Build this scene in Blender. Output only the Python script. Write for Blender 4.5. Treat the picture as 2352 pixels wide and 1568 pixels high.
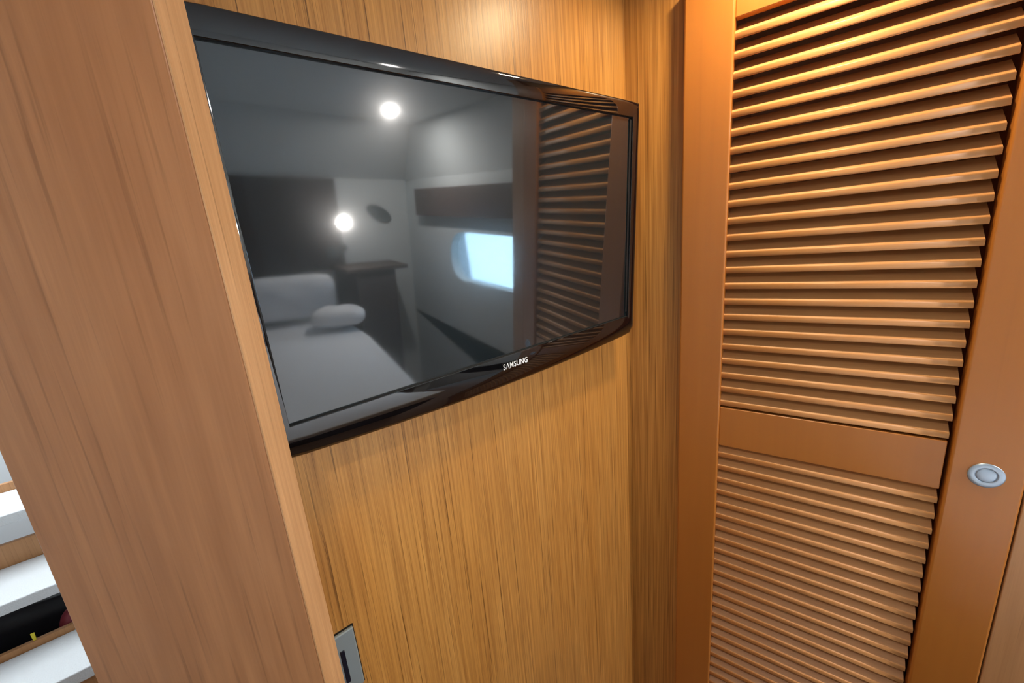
import bpy, bmesh, math, random
from mathutils import Vector, Matrix
random.seed(7)
S = bpy.context.scene
for o in list(bpy.data.objects): bpy.data.objects.remove(o)
H = 1.55                       # camera height above the cabin floor

# ------------------------------------------------------------------ camera
cd = bpy.data.cameras.new('camera'); cam = bpy.data.objects.new('camera', cd)
S.collection.objects.link(cam); S.camera = cam
cd.sensor_width = 36.0; cd.lens = 920.27/2352*36.0; cd.clip_start = 0.01
MW = ((0.7621384, -0.2141615, 0.6109663), (-0.6418712, -0.1267289, 0.7562679), (-0.0845364, -0.9685425, -0.2340491))
cam.matrix_world = Matrix(((MW[0][0], -MW[0][1], -MW[0][2], 0), (MW[1][0], -MW[1][1], -MW[1][2], 0),
                           (MW[2][0], -MW[2][1], -MW[2][2], H), (0, 0, 0, 1)))
# ------------------------------------------------------------------ world, exposure
vs = S.view_settings
S.display_settings.display_device = 'sRGB'
vs.view_transform = 'Standard'; vs.look = 'None'; vs.gamma = 1.0; vs.use_curve_mapping = False; vs.exposure = 0.0
w = bpy.data.worlds.new('sky'); S.world = w; w.use_nodes = True
w.node_tree.nodes['Background'].inputs[0].default_value = (0.42, 0.70, 1.0, 1)
w.node_tree.nodes['Background'].inputs[1].default_value = 4.0

def area(name, loc, aim, energy, col, size, size_y=None, spread=180):
    l = bpy.data.lights.new(name, 'AREA'); l.energy = energy; l.color = col
    l.shape = 'RECTANGLE' if size_y else 'DISK'; l.size = size
    if size_y: l.size_y = size_y
    l.spread = math.radians(spread)
    o = bpy.data.objects.new(name, l); S.collection.objects.link(o); o.location = loc
    o.rotation_euler = Vector(aim).to_track_quat('-Z', 'Y').to_euler()
    return o
WARM = (1.0, 0.80, 0.55)
CEIL = H + 0.605
LC = (0.805, 0.235); LA = (1.18, -1.45); LD = (-0.20, -0.07)
area('window_daylight', (1.75, -1.0, H - 0.25), (-1, 0, -0.15), 19, (0.45, 0.74, 1.0), 1.1, 0.5)
area('hatch_daylight', (-0.55, 2.1, CEIL - 0.03), (0, 0, -1), 12.5, (0.9, 0.96, 1.0), 0.7, 0.9)

# ------------------------------------------------------------------ materials
def mat(name, color=(.5, .5, .5), rough=.5, **kw):
    m = bpy.data.materials.new(name); m.use_nodes = True
    b = m.node_tree.nodes['Principled BSDF']
    b.inputs['Base Color'].default_value = (*color, 1); b.inputs['Roughness'].default_value = rough
    for k, v in kw.items():
        b.inputs[k.replace('_', ' ')].default_value = v
    return m
def nd(m, t, **kw):
    n = m.node_tree.nodes.new(t)
    for k, v in kw.items(): setattr(n, k, v)
    return n
def wood(name, dark, mid, light, vec=(60, 60, 2.2), rough=.38, fine=.5, streak=.35, bump=.04, coat=0.0, spec=.5, rot=(0, 0, 0)):
    """grain stretched along one axis of the object's own coordinates: broad tone, fine fibres and sparse dark pores"""
    m = mat(name, mid, rough); nt = m.node_tree; L = nt.links; b = nt.nodes['Principled BSDF']
    b.inputs['Coat Weight'].default_value = coat; b.inputs['Coat Roughness'].default_value = .12
    b.inputs['Specular IOR Level'].default_value = spec
    tc = nd(m, 'ShaderNodeTexCoord')
    def noise(sc, detail, r0=.3, r1=.7, dist=0.0):
        mp = nd(m, 'ShaderNodeMapping'); mp.inputs['Scale'].default_value = sc; mp.inputs['Rotation'].default_value = rot
        L.new(tc.outputs['Object'], mp.inputs['Vector'])
        n = nd(m, 'ShaderNodeTexNoise'); n.inputs['Scale'].default_value = 1; n.inputs['Detail'].default_value = detail
        n.inputs['Distortion'].default_value = dist
        L.new(mp.outputs[0], n.inputs['Vector'])
        r = nd(m, 'ShaderNodeMapRange'); r.inputs['From Min'].default_value = r0; r.inputs['From Max'].default_value = r1
        L.new(n.outputs['Fac'], r.inputs['Value']); return r.outputs[0]
    broad = noise((vec[0]*.07, vec[1]*.07, vec[2]*.35), 2)
    fib = noise(vec, 4, .28, .72)
    hair = noise((vec[0]*4, vec[1]*4, vec[2]*2.5), 2, .25, .75)
    pore = noise((vec[0]*2.2, vec[1]*2.2, vec[2]*.9), 3, .60, .72, .2)
    def mix(fac, a, c, blend='MIX'):
        x = nd(m, 'ShaderNodeMix', data_type='RGBA', blend_type=blend)
        for s, v in ((0, fac), (6, a), (7, c)):
            if isinstance(v, (int, float)): x.inputs[s].default_value = v
            elif isinstance(v, tuple): x.inputs[s].default_value = (*v, 1)
            else: L.new(v, x.inputs[s])
        return x.outputs[2]
    def mul(a, k):
        x = nd(m, 'ShaderNodeMath', operation='MULTIPLY'); L.new(a, x.inputs[0]); x.inputs[1].default_value = k; return x.outputs[0]
    c1 = mix(broad, mid, light)
    c2 = mix(mul(fib, fine), c1, dark)
    c3 = mix(mul(hair, fine*.55), c2, dark)
    c4 = mix(mul(pore, streak), c3, tuple(v*.45 for v in dark))
    L.new(c4, b.inputs['Base Color'])
    bp = nd(m, 'ShaderNodeBump'); bp.inputs['Strength'].default_value = bump; bp.inputs['Distance'].default_value = .002
    L.new(fib, bp.inputs['Height']); L.new(bp.outputs[0], b.inputs['Normal'])
    return m
M_wall = wood('teak_veneer', (.30, .115, .022), (.69, .32, .070), (.75, .38, .10), vec=(230, 230, 3.4), rough=.36, fine=.8, streak=.9, bump=.05)
M_side = wood('smooth_veneer', (.24, .085, .026), (.44, .18, .064), (.49, .225, .095), vec=(70, 70, 4.5), rough=.42, fine=.42, streak=.38, bump=.02)
M_edge = wood('edge_veneer', (.36, .17, .06), (.60, .32, .14), (.66, .37, .18), vec=(190, 190, 5), rough=.45, fine=.55, streak=.45, bump=.05)
M_door = wood('cherry_lacquer', (.33, .10, .016), (.45, .15, .019), (.49, .18, .034), vec=(26, 26, 1.6), rough=.33, fine=.22, streak=.08, bump=.01, coat=.12)
M_slat = wood('cherry_slat', (.40, .155, .042), (.60, .275, .095), (.64, .31, .115), vec=(3, 90, 90), rough=.46, fine=.35, streak=.12, bump=.02, coat=.0)
M_frame = wood('face_frame_veneer', (.32, .13, .04), (.52, .25, .10), (.56, .28, .12), vec=(120, 120, 4), rough=.42, fine=.4, streak=.3)
M_dark = mat('dark_interior', (.42, .20, .11), .8)
M_bezel = mat('black_gloss_plastic', (.004, .004, .005), .04, IOR=1.75)
M_shell = mat('black_matt_plastic', (.012, .012, .013), .45)
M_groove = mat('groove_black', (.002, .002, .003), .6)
M_logo = mat('logo_white', (.85, .87, .88), .35)
M_grey = mat('satin_grey_plate', (.27, .32, .33), .45, Metallic=.15)
M_slot = mat('slot_black', (.008, .010, .022), .35)
M_steel = mat('brushed_steel', (.42, .50, .60), .36, Metallic=.7)
M_white = mat('headliner_vinyl', (.58, .62, .63), .7)
M_pale = mat('pale_gelcoat', (.86, .88, .90), .5)
M_carpet = mat('pale_carpet', (.74, .75, .76), .95)
M_linen = mat('white_linen', (.86, .88, .92), .9)
M_black = mat('gap_black', (.006, .006, .010), .55)
M_red = mat('dark_red_plastic', (.20, .018, .03), .5)
M_yellow = mat('yellow_tag', (.75, .62, .03), .5)
M_darkwood = mat('dark_walnut', (.035, .02, .016), .4)
M_blind = mat('brown_blind', (.10, .07, .06), .7)
M_grille = mat('dark_grille', (.03, .05, .06), .6)
M_floor = wood('floor_teak', (.10, .045, .02), (.20, .09, .04), (.24, .12, .05), vec=(3, 60, 60), rough=.5)
M_glass = mat('window_glass', (1, 1, 1), .02, Transmission_Weight=1.0, IOR=1.1)
def emis(name, col, s):
    m = mat(name, col, .5); b = m.node_tree.nodes['Principled BSDF']
    b.inputs['Emission Color'].default_value = (*col, 1); b.inputs['Emission Strength'].default_value = s; return m
M_lamp = emis('lamp_lens', (1.0, .93, .80), 40)
# carpet and linen get a little relief
for m_, sc, st in ((M_carpet, 260, .5), (M_linen, 9, .25), (M_white, 500, .08)):
    n = nd(m_, 'ShaderNodeTexNoise'); n.inputs['Scale'].default_value = sc; n.inputs['Detail'].default_value = 4
    tcx = nd(m_, 'ShaderNodeTexCoord'); m_.node_tree.links.new(tcx.outputs['Object'], n.inputs['Vector'])
    bpn = nd(m_, 'ShaderNodeBump'); bpn.inputs['Strength'].default_value = st; bpn.inputs['Distance'].default_value = .004
    m_.node_tree.links.new(n.outputs['Fac'], bpn.inputs['Height'])
    m_.node_tree.links.new(bpn.outputs[0], m_.node_tree.nodes['Principled BSDF'].inputs['Normal'])
# television screen: dark panel under a slightly hazy glossy film with faint dust
M_screen = mat('screen_panel', (.010, .015, .018), .03, IOR=1.85)
def build_screen(m):
    nt = m.node_tree; b = nt.nodes['Principled BSDF']; out = nt.nodes['Material Output']
    g = nd(m, 'ShaderNodeBsdfGlossy'); g.inputs['Roughness'].default_value = .19; g.inputs['Color'].default_value = (.016, .016, .016, 1)
    add = nd(m, 'ShaderNodeAddShader'); nt.links.new(b.outputs[0], add.inputs[0]); nt.links.new(g.outputs[0], add.inputs[1])
    nt.links.new(add.outputs[0], out.inputs['Surface'])
    tc = nd(m, 'ShaderNodeTexCoord'); n = nd(m, 'ShaderNodeTexNoise'); n.inputs['Scale'].default_value = 9; n.inputs['Detail'].default_value = 6
    nt.links.new(tc.outputs['Object'], n.inputs['Vector'])
    r = nd(m, 'ShaderNodeMapRange'); r.inputs['From Min'].default_value = .45; r.inputs['From Max'].default_value = .8
    r.inputs['To Min'].default_value = .035; r.inputs['To Max'].default_value = .075
    nt.links.new(n.outputs['Fac'], r.inputs['Value']); nt.links.new(r.outputs[0], b.inputs['Roughness'])
build_screen(M_screen)

# ------------------------------------------------------------------ mesh helpers
def finish(name, bm, material, parent=None, smooth=False, bevel=0, seg=2, kind=None, recalc=True):
    if recalc: bmesh.ops.recalc_face_normals(bm, faces=bm.faces)
    me = bpy.data.meshes.new(name); bm.to_mesh(me); bm.free()
    mats = material if isinstance(material, (list, tuple)) else [material]
    for mm in mats: me.materials.append(mm)
    o = bpy.data.objects.new(name, me); S.collection.objects.link(o)
    if parent is not None: o.parent = parent
    if smooth:
        for p in me.polygons: p.use_smooth = True
    if bevel:
        b = o.modifiers.new('bevel', 'BEVEL'); b.width = bevel; b.segments = seg; b.limit_method = 'ANGLE'; b.angle_limit = math.radians(40)
        for p in me.polygons: p.use_smooth = True
        wn = o.modifiers.new('wn', 'WEIGHTED_NORMAL'); wn.keep_sharp = False
    if kind: o['kind'] = kind
    return o
def box(bm, x0, x1, y0, y1, z0, z1):
    v = [bm.verts.new(p) for p in ((x0, y0, z0), (x1, y0, z0), (x1, y1, z0), (x0, y1, z0), (x0, y0, z1), (x1, y0, z1), (x1, y1, z1), (x0, y1, z1))]
    for f in ((0, 3, 2, 1), (4, 5, 6, 7), (0, 1, 5, 4), (1, 2, 6, 5), (2, 3, 7, 6), (3, 0, 4, 7)): bm.faces.new([v[i] for i in f])
def prism(bm, pts, z0, z1):
    a = [bm.verts.new((x, y, z0)) for x, y in pts]; b = [bm.verts.new((x, y, z1)) for x, y in pts]
    n = len(pts); bm.faces.new(a[::-1]); bm.faces.new(b)
    for i in range(n): bm.faces.new((a[i], a[(i+1) % n], b[(i+1) % n], b[i]))
def boxo(name, dims, material, parent=None, **kw):
    bm = bmesh.new(); box(bm, *dims); return finish(name, bm, material, parent, **kw)
def cyl(bm, c, axis, r, h, n=32, r2=None):
    axis = Vector(axis).normalized(); q = Vector((0, 0, 1)).rotation_difference(axis).to_matrix()
    r2 = r if r2 is None else r2
    a = [bm.verts.new(Vector(c) + q @ Vector((r*math.cos(t), r*math.sin(t), 0))) for t in [2*math.pi*i/n for i in range(n)]]
    b = [bm.verts.new(Vector(c) + q @ Vector((r2*math.cos(t), r2*math.sin(t), h))) for t in [2*math.pi*i/n for i in range(n)]]
    bm.faces.new(a[::-1]); bm.faces.new(b)
    for i in range(n): bm.faces.new((a[i], a[(i+1) % n], b[(i+1) % n], b[i]))
def lathe(bm, prof, n=48):
    """(radius, height) profile about local z"""
    rings = []
    for r, z in prof:
        rings.append([bm.verts.new((r*math.cos(2*math.pi*i/n), r*math.sin(2*math.pi*i/n), z)) for i in range(n)] if r > 1e-6 else [bm.verts.new((0, 0, z))])
    for a, b in zip(rings, rings[1:]):
        for i in range(n):
            j = (i+1) % n
            if len(a) == 1: bm.faces.new((a[0], b[i], b[j]))
            elif len(b) == 1: bm.faces.new((a[i], a[j], b[0]))
            else: bm.faces.new((a[i], a[j], b[j], b[i]))
def thing(name, label, cat, loc=(0, 0, 0), rotz=0, group=None):
    o = bpy.data.objects.new(name, None); S.collection.objects.link(o); o.empty_display_size = .05
    o.location = loc; o.rotation_euler = (0, 0, rotz); o['label'] = label; o['category'] = cat
    if group: o['group'] = group
    return o
def tag(o, label, cat, group=None):
    o['label'] = label; o['category'] = cat
    if group: o['group'] = group
    return o

# ------------------------------------------------------------------ geometry constants
WY = 0.60                                  # face of the television wall
T0 = Vector((0.91430, 0.37694)); U = Vector((0.24062, -0.97062)); R = Vector((-0.97062, -0.24062))
TH = math.atan2(U.y, U.x)
def D(s, o=0.0): p = T0 + U*s + R*o; return (p.x, p.y)
CX = 0.8815                                # corner between television wall and closet face

# ------------------------------------------------------------------ room shell
st = dict(kind='structure')
boxo('floor', (-1.05, 2.4, -2.3, 3.0, -.05, 0), M_floor, **st)
boxo('wall_front', (-.04, CX, WY, WY + .05, 0, CEIL), M_wall, **st)
# narrow closet face beside the door, continuing over and behind the louvred door
bm = bmesh.new()
p0 = (CX, WY); 
prism(bm, [p0, D(-.03, -.022), D(-.03, -.045), (CX + .03, WY + .02)], 0, CEIL)
finish('wall_right', bm, M_wall, **st)
bm = bmesh.new(); prism(bm, [D(-.03, -.0221), D(.47, -.0221), D(.47, -.045), D(-.03, -.045)], H + .44, CEIL)
finish('trim_1', bm, M_wall, **st)
bm = bmesh.new(); prism(bm, [D(.56, -.02), (1.6, -.28), (1.6, -.25), D(.53, -.045)], 0, CEIL)
finish('wall_closet', bm, M_wall, **st)
boxo('wall_back', (-1.0, 1.6, -2.25, -2.2, 0, CEIL), M_white, **st)
boxo('wall_left', (-1.05, -1.0, -2.25, 3.0, 0, CEIL), M_white, **st)
boxo('wall_stairwell', (-1.0, .06, 2.9, 2.95, 0, CEIL), M_pale, **st)
boxo('wall_passage', (-.04, .01, .65, 2.9, 0, CEIL), M_pale, **st)
boxo('ceiling', (-1.05, 2.4, -2.3, 3.0, CEIL, CEIL + .05), M_white, **st)
# coves between ceiling and walls above the bed
def cove(name, pr):
    bm = bmesh.new(); va = [bm.verts.new(p) for p in pr[0]]; vb = [bm.verts.new(p) for p in pr[1]]
    bm.faces.new(va); bm.faces.new(vb[::-1])
    for i in range(3): bm.faces.new((va[i], va[(i+1) % 3], vb[(i+1) % 3], vb[i]))
    finish(name, bm, M_white, **st)
cove('trim_2', [[(x, -1.85, CEIL), (x, -2.2, H + .255), (x, -2.2, CEIL)] for x in (-1.0, 1.6)])
cove('trim_3', [[(1.50, y, CEIL), (1.6, y, H + .255), (1.6, y, CEIL)] for y in (-2.2, -.32)])
# hull side with a rounded port
def rrect(cx, cz, hw, hh, r, n=12):
    out = []
    for qx, qz, a0 in ((1, 1, 0), (-1, 1, 90), (-1, -1, 180), (1, -1, 270)):
        for i in range(n + 1):
            a = math.radians(a0 + 90*i/n); out.append((cx + qx*(hw - r) + r*math.cos(a), cz + qz*(hh - r) + r*math.sin(a)))
    return out
WIN = (-.98, H - .29, .56, .17)
inner = rrect(*WIN, .155)
def ringwall(bm, x, inner, y0, y1, z0, z1):
    cx, cz = WIN[0], WIN[1]; outv = []; inv = []
    for y, z in inner:
        dy, dz = y - cx, z - cz
        k = min([(y1 - cx)/dy if dy > 1e-9 else 1e9, (y0 - cx)/dy if dy < -1e-9 else 1e9, (z1 - cz)/dz if dz > 1e-9 else 1e9, (z0 - cz)/dz if dz < -1e-9 else 1e9])
        outv.append(bm.verts.new((x, cx + dy*k, cz + dz*k))); inv.append(bm.verts.new((x, y, z)))
    n = len(inner)
    for i in range(n):
        j = (i + 1) % n; bm.faces.new((inv[i], inv[j], outv[j], outv[i]))
    corners = [(y0, z0), (y0, z1), (y1, z0), (y1, z1)]
    for c in corners:      # close the corner wedges
        best = None
        for i in range(n):
            j = (i + 1) % n; a, b = outv[i].co, outv[j].co
            if abs(a.y - b.y) > 1e-6 and abs(a.z - b.z) > 1e-6:
                d = abs(a.y - c[0]) + abs(b.y - c[0]) + abs(a.z - c[1]) + abs(b.z - c[1])
                if best is None or d < best[0]: best = (d, i, j)
        if best:
            v = bm.verts.new((x, *c)); bm.faces.new((outv[best[1]], v, outv[best[2]]))
    return inv
bm = bmesh.new()
i1 = ringwall(bm, 1.6, inner, -2.25, .65, 0, CEIL)
i2 = [bm.verts.new((1.68, v.co.y, v.co.z)) for v in i1]; n = len(i1)
for i in range(n): bm.faces.new((i1[i], i1[(i+1) % n], i2[(i+1) % n], i2[i]))
finish('wall_hull', bm, M_white, recalc=True, **st)
bm = bmesh.new(); prism(bm, [(0, 0)]*0 or [(y, z) for y, z in inner], 0, .006)
wo = finish('window_1', bm, M_glass, **st)
wo.matrix_world = Matrix(((0, 0, 1, 1.66), (1, 0, 0, 0), (0, 1, 0, 0), (0, 0, 0, 1)))

# ------------------------------------------------------------------ angled bulkhead board at the left
B = Vector((.0594, .49)); th = math.radians(40)
nb = Vector((math.sin(th), math.cos(th))); g = Vector((-math.cos(th), math.sin(th)))
tau = (B.x - .0785*B.y)/(nb.x - .0785*nb.y); F = B - nb*tau
Lb = (F.x + .2749*F.y)/(-g.x - .2749*g.y)
def P2(v, z): return (v.x, v.y, z)
bm = bmesh.new(); e = .0015
c = [F + g*e, F + g*Lb, F + g*Lb + nb*tau, B + g*e]
prism(bm, [(p.x, p.y) for p in c], 0, CEIL)
wb = finish('wall_end', bm, M_side, bevel=.0025, **st)
bm = bmesh.new(); c = [F, F + g*e, B + g*e, B]
prism(bm, [(p.x, p.y) for p in c], 0, CEIL)
eb = finish('edge_band', bm, M_edge, wb)

# ------------------------------------------------------------------ wardrobe with louvred door
ward = thing('wardrobe', 'built-in cherry wardrobe with a louvred door beside the television wall', 'wardrobe', (T0.x, T0.y, 0), TH)
# local frame: x = along the door, y = into the wardrobe, z = up (floor 0)
bm = bmesh.new()
PR = .006                                   # stiles stand this proud of the louvres
def stile(bm, x0, x1): box(bm, x0, x1, -PR, .020, .05, H + .467)
stile(bm, -.0925, -.0015); stile(bm, .3745, .4655)
door = finish('door', bm, M_door, ward, bevel=.0045, seg=4)
def rail(name, z0, z1, x0=-.0018, x1=.3690):
    bm = bmesh.new(); box(bm, x0, x1, 0.0, .018, z0, z1); return finish(name, bm, M_door, door, bevel=.0022, seg=3)
rail('middle_rail', H - .5085, H - .4105)
rail('top_rail', H + .3785, H + .4665, -.0018, .3748)
rail('bottom_rail', .055, H - 1.335, -.0018, .3748)
def louvre(name, tops):
    bm = bmesh.new()
    for k, zt in enumerate(tops):
        jx = random.uniform(-.0006, .0006); jz = random.uniform(-.0003, .0003); zt = zt + jz
        prof = [(.0012, zt - .0112), (.0003, zt - .0102), (0, zt - .0086), (0, zt - .0020), (.0006, zt - .0006), (.0020, zt + .0001), (.0330, zt + .0238), (.0355, zt + .0180)]
        a = [bm.verts.new((-.0018, y, z)) for y, z in prof]; b = [bm.verts.new((.3692 + jx, y, z)) for y, z in prof]
        n = len(prof); bm.faces.new(a); bm.faces.new(b[::-1])
        for i in range(n):
            f = bm.faces.new((a[i], a[(i+1) % n], b[(i+1) % n], b[i]))
            f.smooth = i in (0, 1, 2, 3, 4)
    return finish(name, bm, M_slat, door)
louvre('louvre_panel', [H + .3534 - .034*i for i in range(23)])
louvre('louvre_panel', [H - .5280 - .034*i for i in range(24)])
# the shadowed channel behind the slats' ends and the closed interior
bm = bmesh.new(); box(bm, -.03, .47, .45, .46, .05, H + .5); box(bm, -.03, -.02, .03, .46, .05, H + .5); box(bm, .46, .47, .03, .46, .05, H + .5)
box(bm, -.03, .47, .03, .46, .05, .06); box(bm, -.03, .47, .024, .46, H + .47, H + .48); box(bm, .4660, .472, .02, .46, .05, H + .5)
finish('interior', bm, M_dark, ward)
# flush pull
bm = bmesh.new(); lathe(bm, [(.0225, 0), (.0228, .0012), (.0215, .0022), (.0150, .0024), (.0135, .0020), (.0130, .0008), (.0128, .0004), (.0124, .0016), (.0110, .0022), (0, .0023)])
pull = finish('flush_pull', bm, M_steel, door, smooth=True)
pull.matrix_local = Matrix(((1, 0, 0, .4196), (0, 0, -1, -PR), (0, 1, 0, H - .4605), (0, 0, 0, 1)))
bm = bmesh.new(); box(bm, .4675, .56, -.004, .022, .0, H + .602)
finish('face_frame', bm, M_frame, ward, bevel=.002)
# hidden plinth under the door
boxo('plinth', (-.09, .465, .004, .03, 0, .045), M_dark, ward)

# ------------------------------------------------------------------ television
Nw = Vector((.0035, .99813, .0609)).normalized()          # into the wall
TL = Vector((.0644, .5196, .2181)) ; 
ax = Vector((.99984, -.0035, .0172)); ax = (ax - ax.dot(Nw)*Nw).normalized()
up = ax.cross(Nw).normalized()
SW, SH = .7195, .4165
cen = TL + ax*SW/2 - up*SH/2
tv = thing('television', 'black glossy flat screen television tilted forward on the wood veneer wall', 'television')
tv.matrix_world = Matrix(((ax.x, Nw.x, up.x, cen.x), (ax.y, Nw.y, up.y, cen.y), (ax.z, Nw.z, up.z, cen.z + H), (0, 0, 0, 1)))
hx, hz = SW/2, SH/2
oL, oR, oT, oB = .014, .0240, .0295, .0480
N = 28
def loops():
    inn, out = [], []
    sides = [((-hx, hz), (hx, hz)), ((hx, hz), (hx, -hz)), ((hx, -hz), (-hx, -hz)), ((-hx, -hz), (-hx, hz))]
    oc = [(-hx - oL, hz + oT), (hx + oR, hz + oT), (hx + oR, -hz - oB), (-hx - oL, -hz - oB)]
    for k in range(4):
        (ax0, az0), (ax1, az1) = sides[k]; (bx0, bz0), (bx1, bz1) = oc[k], oc[(k+1) % 4]
        for i in range(N):
            t = i/N; t2 = t
            x, z = ax0 + (ax1-ax0)*t, az0 + (az1-az0)*t
            X, Z = bx0 + (bx1-bx0)*t2, bz0 + (bz1-bz0)*t2
            if k == 2: Z -= .0125*(1 - (2*t2-1)**2)
            cr = .004                                     # soften the outer corners
            for cx, cz in oc:
                d = math.hypot(X-cx, Z-cz)
                if d < cr: X -= math.copysign((cr-d)*.3, cx); Z -= math.copysign((cr-d)*.3, cz)
            inn.append((x, z, k)); out.append((X, Z, k))
    return inn, out
inn, out = loops()
prof = [(0, .0062), (0, .0006), (.02, 0), (.15, -.0004), (.35, -.0007), (.55, -.0007), (.75, -.0003), (.90, .0006), (.97, .0018), (1.0, .0040), (1.0, .024), (.93, .030)]
profB = [(0, .0062), (0, .0006), (.02, 0), (.12, -.0004), (.25, -.0006), (.38, -.0004), (.50, .0004), (.62, .0018), (.74, .0040), (.86, .0070), (.96, .0095), (1.0, .0120), (.98, .027)][:12]
bm = bmesh.new(); rows = []
for j in range(len(prof)):
    row = []
    for i_, ((x, z, k), (X, Z, _)) in enumerate(zip(inn, out)):
        wgt, y = prof[j]
        if k == 2 or i_ == 3*N: wgt, y = profB[j]
        row.append(bm.verts.new((x + (X-x)*wgt, y, z + (Z-z)*wgt)))
    rows.append(row)
n = len(inn)
for j in range(len(rows) - 1):
    for i in range(n):
        f = bm.faces.new((rows[j][i], rows[j][(i+1) % n], rows[j+1][(i+1) % n], rows[j+1][i])); f.smooth = j >= 2
        if j == 0: f.material_index = 1
bez = finish('bezel', bm, [M_bezel, M_groove], tv)
# mark mitre corners sharp
es = bez.data
for ed in es.edges:
    a, b_ = ed.vertices
    if a % N == 0 and b_ % N == 0 and a//n != b_//n: ed.use_edge_sharp = True
bm = bmesh.new(); box(bm, -hx - .003, hx + .003,   .0055, .0075, -hz - .003, hz + .003)
finish('screen', bm, M_screen, tv)
bm = bmesh.new()
box(bm, -hx - oL + .002, hx + oR - .003, .010, .034, -hz - oB + .004, hz + oT - .003)
finish('rear_shell', bm, M_shell, tv, bevel=.004)
bm = bmesh.new(); box(bm, -.14, .14, .034, .052, -.1, .12); finish('wall_bracket', bm, M_shell, tv)
bm = bmesh.new(); box(bm, hx - .0060, hx - .0005, .0035, .0056, -hz + .012, hz - .004)
finish('side_groove', bm, M_groove, tv)
# lettering on the chin
tx = bpy.data.curves.new('lettering', 'FONT'); tx.body = 'S\u039bMSUNG'; tx.size = .0145; tx.extrude = .0003; tx.offset = .00022; tx.space_character = 1.12
to = bpy.data.objects.new('lettering_tmp', tx); S.collection.objects.link(to)
dg = bpy.context.evaluated_depsgraph_get(); dg.update()
me = bpy.data.meshes.new_from_object(to.evaluated_get(dg)); bpy.data.objects.remove(to)
me.materials.clear(); me.materials.append(M_logo)
lo = bpy.data.objects.new('lettering', me); S.collection.objects.link(lo); lo.parent = tv
xs = [v.co.x for v in me.vertices]; wtx = max(xs) - min(xs); lx0 = .409 - cen.x
sx = .0575/wtx
lo.matrix_local = Matrix(((sx, 0, 0, lx0), (0, 0, -1, -.0026), (0, 1.0, 0, -hz - .0232), (0, 0, 0, 1)))

# ------------------------------------------------------------------ switch plate on the television wall
sw = thing('switch_plate', 'grey rectangular wall plate with a dark slot low beside the left board', 'switch', (.055, WY, H - .632))
bm = bmesh.new(); box(bm, -.052, .0455, -.007, 0, -.0565, .0585)
finish('plate', bm, M_grey, sw, bevel=.0025, seg=3)
bm = bmesh.new(); box(bm, .0195, .0262, -.0085, -.0068, -.0345, .0295); finish('slot', bm, M_slot, sw, bevel=.0008)
bm = bmesh.new(); box(bm, -.0535, .047, -.0022, 0, -.058, .060); finish('plate_backing', bm, M_groove, sw)  # thin black sheet behind the plate, showing as a narrow rim

# ------------------------------------------------------------------ companionway stairs seen past the board
stairs = thing('staircase', 'open stairs with pale carpeted treads and wooden backs beyond the left board', 'staircase', (-.55, 1.8, 0))
M_tread = M_carpet
for yf, zt, yb, thk in ((1.60, -1.117, 1.822, .040), (1.80, -.9225, 2.050, .036), (2.00, -.722, 2.24, .036)):
    bm = bmesh.new(); box(bm, -.40, .45, yf - 1.8, yb - 1.8, H + zt - thk, H + zt); finish('tread', bm, M_tread, stairs, bevel=.004)
    hgt = {1.60: .020, 1.80: .080, 2.00: .03}[yf]
    bm = bmesh.new(); box(bm, -.40, .45, yb - 1.8 + .001, yb - 1.8 + .018, H + zt - thk, H + zt + hgt); finish('riser', bm, M_frame, stairs, bevel=.002)
boxo('riser', (-.40, .45, -.165, -.150, 0, H - 1.158), M_frame, stairs)
for x in (-.425, .453):
    bm = bmesh.new()
    pts = [(-.22, 0), (-.22, H - 1.10), (.46, H - .70), (.46, 0)]
    va = [bm.verts.new((x, y, z)) for y, z in pts]; vb = [bm.verts.new((x + .02 - (.04 if x < 0 else 0), y, z)) for y, z in pts]
    bm.faces.new(va); bm.faces.new(vb[::-1])
    for i in range(4): bm.faces.new((va[i], va[(i+1) % 4], vb[(i+1) % 4], vb[i]))
    finish('stringer', bm, M_frame, stairs)
# black bag shape added to fill the dark space behind the lowest tread
bm = bmesh.new(); bmesh.ops.create_cube(bm, size=1)
bmesh.ops.subdivide_edges(bm, edges=bm.edges, cuts=6, use_grid_fill=True)
for v in bm.verts:
    r_ = 1 + .10*math.sin(v.co.x*9 + 1) * math.cos(v.co.z*7)
    v.co = Vector((v.co.x*.78, v.co.y*.10*r_, v.co.z*.48*r_))
block = finish('gap_filler', bm, M_black, smooth=True); block.location = (-.55, 2.01, .268)
tag(block, 'black bag shape filling the dark gap under the upper stair tread', 'block')
bm = bmesh.new(); ft = H - 1.068
lathe(bm, [(0, 0), (.036, .002), (.04, .012), (.04, ft - .06), (.037, ft - .04), (.028, ft - .02), (.016, ft - .006), (0, ft)], 28)
red = finish('canister', bm, M_red, smooth=True); red.location = (-.505, 1.884, 0)
tag(red, 'dark red rounded canister standing behind the lower stair tread', 'canister')
bm = bmesh.new(); prism(bm, [(-.006, -.0015), (.006, -.0015), (.006, .0015), (-.006, .0015)], 0, .026)
for v in bm.verts: v.co.x *= .55
for v in bm.verts:
    if v.co.z > .01: v.co.x *= 1.35
yel = finish('tag_strap', bm, M_yellow); yel.location = (-.585, 1.831, H - 1.097)
tag(yel, 'small yellow strap end sticking up from the wooden back of the lower tread', 'strap')

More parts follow.
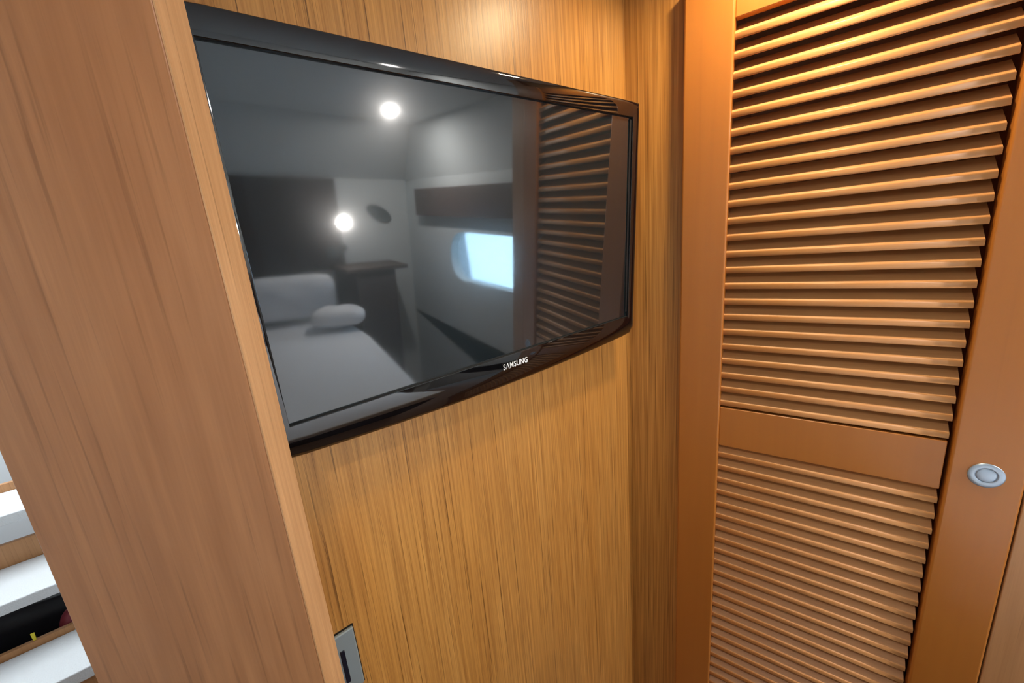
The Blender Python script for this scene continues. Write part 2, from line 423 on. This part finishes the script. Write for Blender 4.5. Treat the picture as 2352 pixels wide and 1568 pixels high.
# ------------------------------------------------------------------ cabin behind the camera (seen in the screen)
def downlight(x, y, label, zc=CEIL, nrm=(0, 0, -1), e=8.0, col=(1.0, .95, .90), lens=.03, spread=150, name='ceiling_light', cat='light'):
    t = thing(name, label, cat, (x, y, zc))
    t.rotation_euler = Vector(nrm).to_track_quat('Z', 'Y').to_euler()
    bm = bmesh.new(); lathe(bm, [(lens, -.0), (lens + .002, .006), (lens + .016, .005), (lens + .020, 0)])
    finish('trim_ring', bm, M_steel, t, smooth=True)
    bm = bmesh.new(); cyl(bm, (0, 0, -.001), (0, 0, 1), lens, .003); finish('lens', bm, M_lamp, t)
    q = Vector(nrm).normalized()
    area('lamp_light', Vector((x, y, zc)) + q*.010, q, e, col, lens*2, spread=spread)
    return t
downlight(*LC, 'round recessed ceiling light in the corner between television and wardrobe', e=5.0, col=(1.0, .80, .48))
downlight(*LA, 'round recessed ceiling light over the bed, mirrored in the screen', e=34, spread=180, lens=.026)
downlight(1.06, -2.17, 'small round reading light on the wall at the bed head', zc=H - .055, nrm=(-.35, .9, -.12), e=4, lens=.028, name='reading_light')
downlight(*LD, 'unseen ceiling light added as fill in front of the television', e=3.8)  # unseen lamp, added as frontal fill for the left board and the door

bed = thing('bed', 'low wide bed with white linen behind the camera, mirrored in the screen', 'bed', (.3, -1.2, 0))
bm = bmesh.new()
pts = [(-.45, -.12), (.74, -.12), (.92, -1.5), (.925, -1.8), (.90, -2.18), (-.45, -2.18)]
prism(bm, [(x - .3, y + 1.2) for x, y in pts], .0, H - .98); finish('bed_base', bm, M_darkwood, bed)
bm = bmesh.new(); prism(bm, [(x - .3, y + 1.2) for x, y in pts], H - .979, H - .75)
mt = finish('mattress', bm, M_linen, bed, bevel=.05, seg=5)
def pillow(x, y, z, rz, rx, label, sx_=.31, sy_=.17, sz_=.075):
    bm = bmesh.new(); bmesh.ops.create_uvsphere(bm, u_segments=32, v_segments=18, radius=1)
    for v in bm.verts:
        c = v.co; f = lambda a, p: math.copysign(abs(a)**p, a)
        k = (abs(c.x)**6 + abs(c.y)**6)**(1/6); 
        s_ = 1 if k < 1e-6 else (math.hypot(c.x, c.y)/k)
        v.co = Vector((c.x*s_*sx_, c.y*s_*sy_, f(c.z, .8)*sz_*(1 + .06*math.sin(c.x*9 + c.y*5))))
    o = finish('pillow', bm, M_linen, smooth=True); o.location = (x, y, z); o.rotation_euler = (rx, 0, rz)
    return tag(o, label, 'pillow', 'pillows at the head of the bed')
pillow(.56, -2.02, H - .545, .1, 1.15, 'white pillow leaning at the bed head next to the bedside cabinet')
pillow(-.12, -2.02, H - .545, -.05, 1.15, 'white pillow leaning at the bed head below the dark panel')
pillow(.80, -1.74, H - .655, .35, .06, 'white pillow lying flat on the right edge of the bed', .17, .12, .07)
hb = boxo('headboard', (-.5, 1.03, -2.199, -2.17, H - .40, H + .25), M_darkwood); tag(hb, 'dark wooden panel on the wall above the bed head', 'headboard')
bs = thing('bedside_cabinet', 'grey brown bedside cabinet between bed head and hull', 'cabinet', (1.14, -2.0, 0))
bm = bmesh.new(); prism(bm, [(-.20, -.19), (-.14, .12), (.16, .12), (.25, -.19)], 0, H - .40); finish('body', bm, M_blind, bs, bevel=.004)
bm = bmesh.new(); box(bm, -.21, .26, -.19, .14, H - .399, H - .37); finish('top', bm, M_blind, bs, bevel=.004)
for (x, z, r_, rot, lab) in ((1.35, 0.0, .085, .5, 'dark oval grille high on the wall at the bed head'), (.97, -.26, .07, -.3, 'dark oval grille low on the wall beside the reading light')):
    bm = bmesh.new(); lathe(bm, [(r_, 0), (r_, .012), (r_*.9, .02), (r_*.85, .014), (0, .016)])
    for v in bm.verts: v.co.x *= 1.25; v.co.y *= .62
    gr = finish('speaker_grille', bm, M_grille, smooth=True); tag(gr, lab, 'speaker', 'speaker grilles')
    gr.matrix_world = Matrix.Translation((x, -2.168 if x < 1.03 else -2.199, H + z)) @ Matrix.Rotation(-math.pi/2, 4, 'X') @ Matrix.Rotation(rot, 4, 'Z')
bl = boxo('window_blind', (1.55, 1.598, -1.95, -.42, H - .015, H + .18), M_blind); tag(bl, 'brown rolled blind on the hull side above the port window', 'blind')
sk = thing('skylight', 'white framed hatch in the ceiling over the stairs', 'skylight', (-.55, 2.1, CEIL))
bm = bmesh.new()
for d in ((-.40, .40, -.5, -.45), (-.40, .40, .45, .5), (-.40, -.35, -.45, .45), (.35, .40, -.45, .45)): box(bm, *d, -.03, 0)
finish('frame', bm, M_white, sk)
M_hatch = emis('hatch_pane', (.9, .96, 1), 3)
bm = bmesh.new(); box(bm, -.35, .35, -.45, .45, -.008, -.002); finish('pane', bm, M_hatch, sk)
